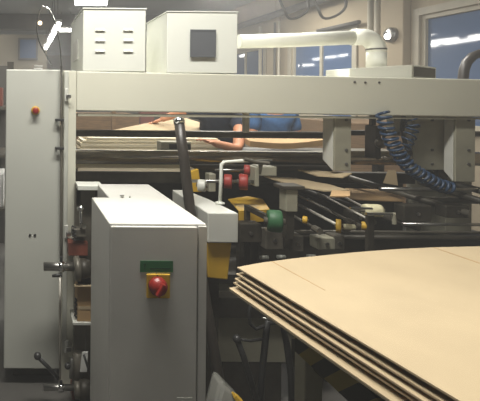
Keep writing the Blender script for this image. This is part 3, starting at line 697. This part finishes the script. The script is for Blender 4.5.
# lever stand under the boards
t = thing('lever_stand', 'dark lever with ball knob beside a black stand below the boards', 'lever', P(250,390,1.95))
c = P(237,339,1.95)
obj('ball_knob', MB().ball(c, .018), 'black', t, smooth=True)
obj('lever_arm', MB().tube([c, P(244,358,1.95), P(250,378,1.95), P(256,398,1.95)], .013, 10), 'black', t, smooth=True)
obj('link_rod', MB().tube([c, P(250,341,1.97), P(262,339,1.99)], .006, 8), 'black', t, smooth=True)
obj('frame', MB().tube([(P(258,401,2.0).x, 2.0, 0), P(262,372,2.0), P(266,335,2.0), P(268,322,2.0), P(282,322,2.0), P(287,345,2.0), P(291,375,2.0), (P(294,401,2.0).x, 2.0, 0)], .014, 10), 'black', t, smooth=True)
obj('chrome_clip', MB().tube([P(262,318,1.97), P(268,319.5,1.97), P(273,321,1.97)], .006, 8), 'steel', t, smooth=True)
obj('cable', MB().tube([P(x,y,1.99) for x, y in ((252,300),(249,312),(250,324),(256,329),(264,326))], .007, 8), 'black', t, smooth=True)
# low beige panel and dark trough behind
a, b_ = P(214,362,2.34), P(292,316,2.34)
tag(obj('base_cover', bx(a.x, b_.x, 2.34, 2.38, a.z, b_.z), 'frame', bevel=.004), 'dull beige cover panel low behind the lever stand', 'panel')
tag(obj('cover_foot', bx(a.x+.05, b_.x-.05, 2.345, 2.375, 0, a.z-.001), 'dark'), 'dark foot plate below the beige cover panel', 'panel')
a, b_ = P(214,314,2.32), P(250,300,2.32)
tag(obj('cable_tray', bx(a.x, b_.x+.4, 2.30, 2.38, b_.z-.085, b_.z+.02), 'dark', bevel=.004), 'dark cable tray above the beige cover panel', 'tray')
# plastic film bag
m_ = MB(); base = [P(203,401,1.9), P(206,371,1.95), P(212,361,2.0), P(226,378,1.95), P(240,401,1.9)]
bz_ = .0
pts = [(.80,1.78,0),(.78,1.80,.30),(.85,1.88,.41),(.93,1.86,.33),(1.01,1.80,.10),(1.04,1.75,0)]
t = obj('plastic_bag', MB().prism([Vector(p)+Vector((0,.10,0)) for p in pts], [Vector(p) for p in pts]), 'film', bevel=.02)
tag(t, 'crumpled clear plastic bag on the floor right of the switch cabinet', 'bag')
tag(obj('yellow_scrap', MB().tube([P(232,392,1.87), P(236,397,1.85), P(240,402,1.84), P(244,412,1.84)], [.004,.012,.014,.006], 6), 'yellow'), 'small yellow scrap by the plastic bag on the floor', 'scrap')

# ------------------------------------------------------------------ spindles left of the switch cabinet
def spindle(py, d, label, scale=1.):
    a = P(43.5, py, d); b_ = P(75, py, d)
    t = thing('hand_spindle', label, 'spindle', (a.x, d, a.z-.02), 'steel spindles beside the post')
    obj('shaft', MB().tube([a, b_], .022*scale, 16), 'steel', t, smooth=True)
    c = P(61, py, d); q = obj('clamp_ring', MB().tube([c-Vector((.014,0,0)), c+Vector((.014,0,0))], .026*scale, 16), 'chrome', t, smooth=True)
    obj('ring_screw', MB().tube([c+Vector((0,0,.02)), c+Vector((0,0,.05*scale))], .008, 8), 'black', q)
    e = P(76, py, d); obj('hand_wheel', MB().lathe([(.02,-.02),(.06*scale,-.018),(.062*scale,-.005),(.062*scale,.008),(.02,.02)], e+Vector((.01,0,-.01)), (1,0,.05), 20), 'darkg', t, smooth=True)
    e = P(85, py+2, d); obj('gear_body', MB().lathe([(.0,-.03),(.05,-.03),(.05,.0),(.04,.03),(.0,.03)], e, (1,0,0), 16), 'dark', t, smooth=True)
    return t
spindle(266.5, 2.30, 'upper steel spindle sticking out before the side cabinet')
spindle(387.5, 2.30, 'lower steel spindle near the floor before the side cabinet', .7)
e = P(58,275.5,2.28)
tag(obj('wing_nut', MB().tube([P(52,276,2.28), P(62,275,2.28)], [.007,.012], 8), 'black', smooth=True), 'black wing nut below the upper steel spindle', 'nut')
t = thing('valve_unit', 'chrome valve with small dial above the upper spindle', 'valve', P(82,232,2.35))
obj('stem', MB().tube([P(81,206,2.35), P(81,230,2.35)], .008, 10), 'chrome', t, smooth=True)
obj('cap', MB().lathe([(.018,0),(.02,.012),(.006,.02),(.0,.028)], P(80.5,210,2.35), (0,0,1), 14), 'chrome', t, smooth=True)
obj('body', MB().box(P(74,0,2.35).x, P(88,0,2.35).x, 2.34, 2.40, P(0,236,2.35).z, P(0,228,2.35).z), 'darkg', t, .004)
obj('bright_plate', bx(P(82,0,2.33).x, P(88,0,2.33).x, 2.325, 2.335, P(0,226.5,2.33).z, P(0,223.5,2.33).z), 'chrome', t)
obj('coil', MB().tube([P(72+ (i%2)*4, 226+i*1.6, 2.33) for i in range(10)], .005, 6), 'black', t)
a, b_ = P(68.5,256,2.36), P(88,243,2.36)
tag(obj('red_cover', bx(a.x, b_.x, 2.36, 2.44, a.z, b_.z), 'brick', bevel=.004), 'dull red cover above the upper spindle', 'cover')
a, b_ = P(70,401,2.36), P(92,389,2.36)
tag(obj('red_cover', bx(a.x+.01, b_.x, 2.36, 2.44, a.z-.08, b_.z), 'brick', bevel=.004), 'dull red cover near the floor behind the lower spindle', 'cover')
a, b_ = P(77.5,320,2.28), P(97.5,286,2.28)
t = thing('carton_box', 'small open kraft carton wedged behind the switch cabinet', 'cardboard box', (a.x+.07, 2.35, a.z))
bm_ = MB().box(a.x, b_.x, 2.28, 2.286, a.z, b_.z).box(a.x, b_.x, 2.40, 2.406, a.z, b_.z).box(a.x, a.x+.006, 2.286, 2.40, a.z, b_.z).box(b_.x-.006, b_.x, 2.286, 2.40, a.z, b_.z).box(a.x, b_.x, 2.28, 2.406, a.z-.006, a.z)
obj('body', bm_, 'boardbrown', t)
obj('flap', MB().slab([(a.x-.02,2.25,b_.z+.012),(b_.x,2.25,b_.z+.012),(b_.x,2.29,b_.z+.006),(a.x-.02,2.29,b_.z+.006)], .004), 'board', t)
zt3 = P(0,307,2.28).z
obj('tape_strip', bx(a.x, b_.x, 2.278, 2.2795, zt3-.008, zt3+.008), 'board', t)
tag(obj('box_shelf', MB().box(P(75,0,2.3).x, b_.x, 2.27, 2.42, a.z-.022, a.z-.008), 'ctrl', bevel=.002), 'narrow pale shelf under the kraft carton', 'shelf')
tag(obj('black_chain', MB().tube([P(75+(i%2)*1.5, 298+i*2.2, 2.30) for i in range(10)], .006, 6), 'black'), 'short black chain hanging left of the kraft carton', 'chain')
a, b_ = P(80,372,2.30), P(88,352,2.30)
tag(obj('white_tag', MB().prism([(a.x,2.30,a.z),(a.x+.035,2.30,a.z),(a.x+.035,2.305,a.z),(a.x,2.305,a.z)], [(b_.x-.03,2.30,b_.z),(b_.x,2.30,b_.z),(b_.x,2.305,b_.z),(b_.x-.03,2.305,b_.z)]), 'paper'), 'white paper tag hanging low beside the switch cabinet', 'paper tag')
tag(obj('tag_string', MB().tube([P(86.5,320,2.30), P(86,335,2.30), P(85.5,352,2.30)], .002, 6), 'duct'), 'thin string holding the white paper tag', 'string')
t = thing('ball_lever', 'black ball lever at the foot of the side cabinet', 'lever', P(57,379,2.3))
obj('ball_knob', MB().ball(P(37.5,356,2.28), .019), 'black', t, smooth=True)
obj('lever_arm', MB().tube([P(38,357,2.28), P(48,367,2.29), P(58,378,2.3)], .010, 10), 'black', t, smooth=True)
t = thing('lower_valve', 'dark and chrome fitting above the lower spindle', 'valve', P(78,385,2.32))
obj('body', MB().tube([P(77,385,2.33), P(77.5,352,2.33)], [.03,.022], 12), 'darkg', t, smooth=True)
obj('sleeve', MB().tube([P(71,378,2.30), P(72,358,2.30)], .010, 10), 'steel', t, smooth=True)
obj('lever_arm', MB().tube([P(84,355,2.27), P(91,378,2.27)], .006, 8), 'black', t, smooth=True)
obj('knob', MB().ball(P(67.5,366,2.30), .016), 'black', t, smooth=True)
tag(obj('lower_bracket', bx(P(77,0,2.40).x, P(97,0,2.40).x, 2.40, 2.445, .0, 1.12), 'darkg'), 'grey backing plate between post and switch cabinet', 'plate')

# ------------------------------------------------------------------ background stuff left and behind
def cartons(px0, px1, py0, py1, d, label, m='boardbrown', dep=.6):
    a, b_ = P(px0, py1, d), P(px1, py0, d)
    t = thing('storage_rack', label, 'rack', ((a.x+b_.x)/2, d, 0), None)
    return a, b_, t
# rack behind the side cabinet (left edge)
t = thing('storage_rack', 'dark rack glimpsed at the left edge behind the side cabinet', 'rack', (-.4, 4.3, 0))
for x in (-1.1, -.1): obj('upright', bx(x-.03, x+.03, 4.2, 4.26, 0, 1.9), 'dark', t)
for z in (.5, 1.0, 1.45): obj('shelf', bx(-1.07, -.13, 4.2, 4.8, z, z+.03), 'darkg', t)
obj('back_panel', bx(-1.07, -.13, 4.81, 4.83, 0, 1.9), 'duct', t)
tag(obj('white_carton', bx(-.55, -.16, 4.25, 4.6, .531, .84), 'paper', bevel=.005), 'white carton on the lower rack shelf at the left edge', 'box')
tag(obj('red_carton', bx(-.5, -.18, 4.25, 4.6, 1.481, 1.66), 'brick', bevel=.005), 'red brown carton on the top rack shelf at the left edge', 'box')
# pallets with cartons in the hall behind
def pallet(x, y, w_, d_, h, label, m='boardbrown'):
    t = thing('wood_pallet', 'wooden pallet under the '+label, 'pallet', (x, y, 0))
    s = MB()
    for k in range(5): s.box(x-w_/2+k*(w_-.1)/4, x-w_/2+k*(w_-.1)/4+.1, y-d_/2, y+d_/2, .12, .14)
    obj('deck', s, 'wood', t)
    for k in (-1, 0, 1): obj('runner', bx(x+k*(w_/2-.06)-.05, x+k*(w_/2-.06)+.05, y-d_/2, y+d_/2, 0, .119), 'wood', t)
    tag(obj('board_pile', bx(x-w_/2+.02, x+w_/2-.02, y-d_/2+.02, y+d_/2-.02, .141, h), m), label, 'cardboard pile')
pallet(1.15, 7.2, 1.3, .9, 1.30, 'dull brown board pile far behind the upper shaft at the left', 'wood')
pallet(2.9, 7.4, 1.2, .9, 1.25, 'brown board pile far behind the workers', 'darkg')
pallet(4.5, 6.0, 1.1, 1.2, 1.28, 'brown board pile near the right wall', 'wood')
t = thing('distant_machine', 'dark distant machine in the hall behind the rollers', 'machine', (2.2, 9.6, 0))
obj('body', bx(.2, 4.6, 9.2, 10.0, 0, 1.32), 'darkg', t, .02); obj('guard', bx(.6, 1.8, 9.1, 9.19, .5, 1.45), 'duct', t, .02); obj('cover', bx(2.4, 4.2, 9.05, 9.19, .4, 1.38), 'brick', t, .02)
tag(obj('orange_post', bx(P(113,0,6.4).x, P(117,0,6.4).x, 6.4, 6.45, 0, 1.43), 'wood'), 'orange brown post behind the upper shaft at the left', 'post')
# upper left shelf item
a = P(34,69,5.0); b_ = P(43,65,5.0)
t = thing('paper_tray', 'small stack of white trays behind the side cabinet top', 'tray', ((a.x+b_.x)/2, 5, 0))
obj('tray', bx(a.x, b_.x, 5, 5.1, a.z, a.z+.012), 'paper', t); obj('tray', bx(a.x, b_.x, 5, 5.1, a.z+.03, a.z+.04), 'paper', t)
obj('stand', bx(a.x+.02, b_.x-.02, 5.03, 5.07, 0, a.z-.001), 'duct', t)

# ------------------------------------------------------------------ workers
def skin_mesh(name, verts, edges, radii, m, parent, sub=2, root=0):
    w = WL[parent.name]
    me = bpy.data.meshes.new(name); me.from_pydata([Vector(v)-w for v in verts], edges, []); me.materials.append(M[m])
    o = link(name, me, parent, w)
    sk = o.modifiers.new('skin', 'SKIN'); sk.use_smooth_shade = True
    for i, v in enumerate(me.skin_vertices[0].data):
        r = radii[i]; v.radius = r if isinstance(r, tuple) else (r, r); v.use_root = (i == root)
    ss = o.modifiers.new('s', 'SUBSURF'); ss.levels = sub; ss.render_levels = sub
    return o
def chain(idx): return [(idx[i], idx[i+1]) for i in range(len(idx)-1)]
def hand(parent, wrist, direc, side, m='skin'):
    wrist = Vector(wrist); d = Vector(direc).normalized(); up = Vector((0,0,1)); s = d.cross(up).normalized()*side
    palm = skin_mesh('palm', [wrist-d*.02, wrist+d*.03, wrist+d*.08], [(0,1),(1,2)], [(.024,.020),(.036,.016),(.040,.014)], m, parent)
    for k, L in enumerate((.066, .078, .072, .056)):
        b = wrist+d*.075+s*(.028-.019*k)
        skin_mesh('finger', [b, b+d*L*.45+up*.004, b+d*L*.8-up*.006, b+d*L-up*.016], chain([0,1,2,3]), [.0095,.009,.0085,.007], m, parent, 1)
    b = wrist+d*.02+s*.028
    skin_mesh('thumb', [b, b+d*.03+s*.022-up*.004, b+d*.055+s*.028-up*.012], chain([0,1,2]), [.012,.0105,.008], m, parent, 1)
def worker(label, x, y, shirt, J, sleeve):
    """J joints: pelvis chest neck head, ls le lh, rs re rh"""
    t = thing('person', label, 'person', (x, y, 0))
    V = [J['pelvis'], J['waist'], J['chest'], J['neckb'], J['neck'], J['ls'], J['le'], J['lw'], J['rs'], J['re'], J['rw'],
         J['pelvis']+Vector((-.10,0,-.06)), Vector((x-.13,y,.50)), Vector((x-.13,y+.03,.09)), Vector((x-.13,y-.14,.045)),
         J['pelvis']+Vector((.10,0,-.06)), Vector((x+.13,y,.50)), Vector((x+.13,y+.03,.09)), Vector((x+.13,y-.14,.045))]
    E_ = [(0,1),(1,2),(2,3),(3,4),(3,5),(5,6),(6,7),(3,8),(8,9),(9,10),(0,11),(11,12),(12,13),(13,14),(0,15),(15,16),(16,17),(17,18)]
    R = [(.15,.12),(.14,.11),(.17,.125),(.12,.10),.052,.062,.043,.028,.062,.043,.028,.095,.062,.042,.04,.095,.062,.042,.04]
    body = skin_mesh('body', V, E_, R, 'skin', t)
    # shirt over the torso and upper arms
    l2 = J['ls'].lerp(J['le'], sleeve); r2 = J['rs'].lerp(J['re'], sleeve)
    skin_mesh('shirt', [J['pelvis']+Vector((0,0,.0)), J['waist'], J['chest'], J['neckb']+Vector((0,0,-.01)), J['ls'], l2, J['rs'], r2], [(0,1),(1,2),(2,3),(3,4),(4,5),(3,6),(6,7)],
              [(.165,.135),(.165,.13),(.198,.15),(.15,.125),.08,.07,.08,.07], shirt, t)
    skin_mesh('trousers', [J['pelvis']+Vector((0,0,-.01))]+V[11:14]+V[15:18], [(0,1),(1,2),(2,3),(0,4),(4,5),(5,6)], [(.155,.128),.105,.075,.06,.105,.075,.06], 'jeans', t)
    for k in (13, 17):
        a = V[k]; skin_mesh('shoe', [a+Vector((0,.04,-.05)), a+Vector((0,-.06,-.045)), a+Vector((0,-.18,-.05))], [(0,1),(1,2)], [.045,.048,.036], 'black', t)
    h = J['head']
    hd = MB(); bmesh.ops.create_uvsphere(hd.bm, u_segments=20, v_segments=14, radius=.1)
    for v in hd.bm.verts:
        v.co.z *= 1.22; v.co.x *= .82
        if v.co.z < 0: v.co.x *= 1+v.co.z*1.6; v.co.y *= 1+v.co.z*.8
        v.co += h
    ho = obj('head', hd, 'skin', t, smooth=True)
    hs = MB()
    bmesh.ops.create_uvsphere(hs.bm, u_segments=20, v_segments=14, radius=.108)
    bmesh.ops.delete(hs.bm, geom=[v for v in hs.bm.verts if v.co.z < .005-(.07 if v.co.y > .02 else 0) or (v.co.y < -.05 and v.co.z < .05)], context='VERTS')
    for v in hs.bm.verts: v.co.z *= 1.24; v.co.x *= .86; v.co += h+Vector((0,.004,.004))
    obj('hair', hs, 'hair', ho, smooth=True)
    fy = h.y-.095
    obj('nose', MB().lathe([(.014,0),(.012,.012),(.004,.026),(.0,.027)], (h.x, fy+.004, h.z-.018), (0,-1,-.25), 8), 'skin', ho, smooth=True)
    for s_ in (-1, 1):
        obj('eye', MB().ball((h.x+s_*.03, fy+.012, h.z+.006), .011), 'paper', ho, smooth=True)
        obj('ear', MB().ball((h.x+s_*.082, h.y, h.z-.01), .018), 'skin', ho, smooth=True)
    obj('mouth', MB().tube([(h.x-.022,fy+.018,h.z-.056),(h.x,fy+.010,h.z-.057),(h.x+.022,fy+.018,h.z-.056)], .005, 6), 'red', ho)
    hand(t, J['lw'], (J['lw']-J['le']), 1); hand(t, J['rw'], (J['rw']-J['re']), -1)
    return t
V_ = Vector
J = dict(pelvis=V_((1.92,4.28,.93)), waist=V_((1.90,4.24,1.06)), chest=V_((1.84,4.16,1.26)), neckb=V_((1.80,4.03,1.43)), neck=V_((1.79,3.93,1.50)), head=V_((1.78,3.87,1.61)),
         ls=P(196,110,4.02), le=P(176,114,4.2), lw=P(160,120,4.28), rs=P(241,113,3.92), re=P(238,149.5,3.64), rw=P(212,142.5,3.57))
worker('worker in navy shirt leaning over the rear board stack with bare forearm', 1.92, 4.25, 'navy', J, .5)
x = 2.80; y = 5.0
J = dict(pelvis=V_((x,y,.95)), waist=V_((x,y,1.08)), chest=V_((x,y-.02,1.28)), neckb=V_((x,y-.02,1.46)), neck=V_((x,y-.04,1.53)), head=V_((x,y-.06,1.65)),
         ls=V_((x-.19,y-.02,1.41)), le=V_((x-.25,y-.05,1.16)), lw=V_((x-.16,y-.28,1.14)), rs=V_((x+.19,y-.02,1.41)), re=V_((x+.25,y-.05,1.15)), rw=V_((x+.16,y-.28,1.13)))
worker('second worker in blue shirt standing behind, right of the thin hanger plate', x, y, 'bluecl', J, .8)

# ------------------------------------------------------------------ world and view
w = bpy.data.worlds.new('world'); S.world = w; w.use_nodes = True
vs = w.node_tree.nodes.new('ShaderNodeVolumeScatter'); vs.inputs['Density'].default_value = .021   # haze added to lift the blacks, in place of lens veil
w.node_tree.links.new(vs.outputs[0], w.node_tree.nodes['World Output'].inputs['Volume'])
w.node_tree.nodes['Background'].inputs['Color'].default_value = (.75,.82,1,1); w.node_tree.nodes['Background'].inputs['Strength'].default_value = .3
S.view_settings.view_transform = 'Standard'; S.view_settings.look = 'None'; S.view_settings.gamma = 1
S.view_settings.use_curve_mapping = False; S.view_settings.exposure = .4
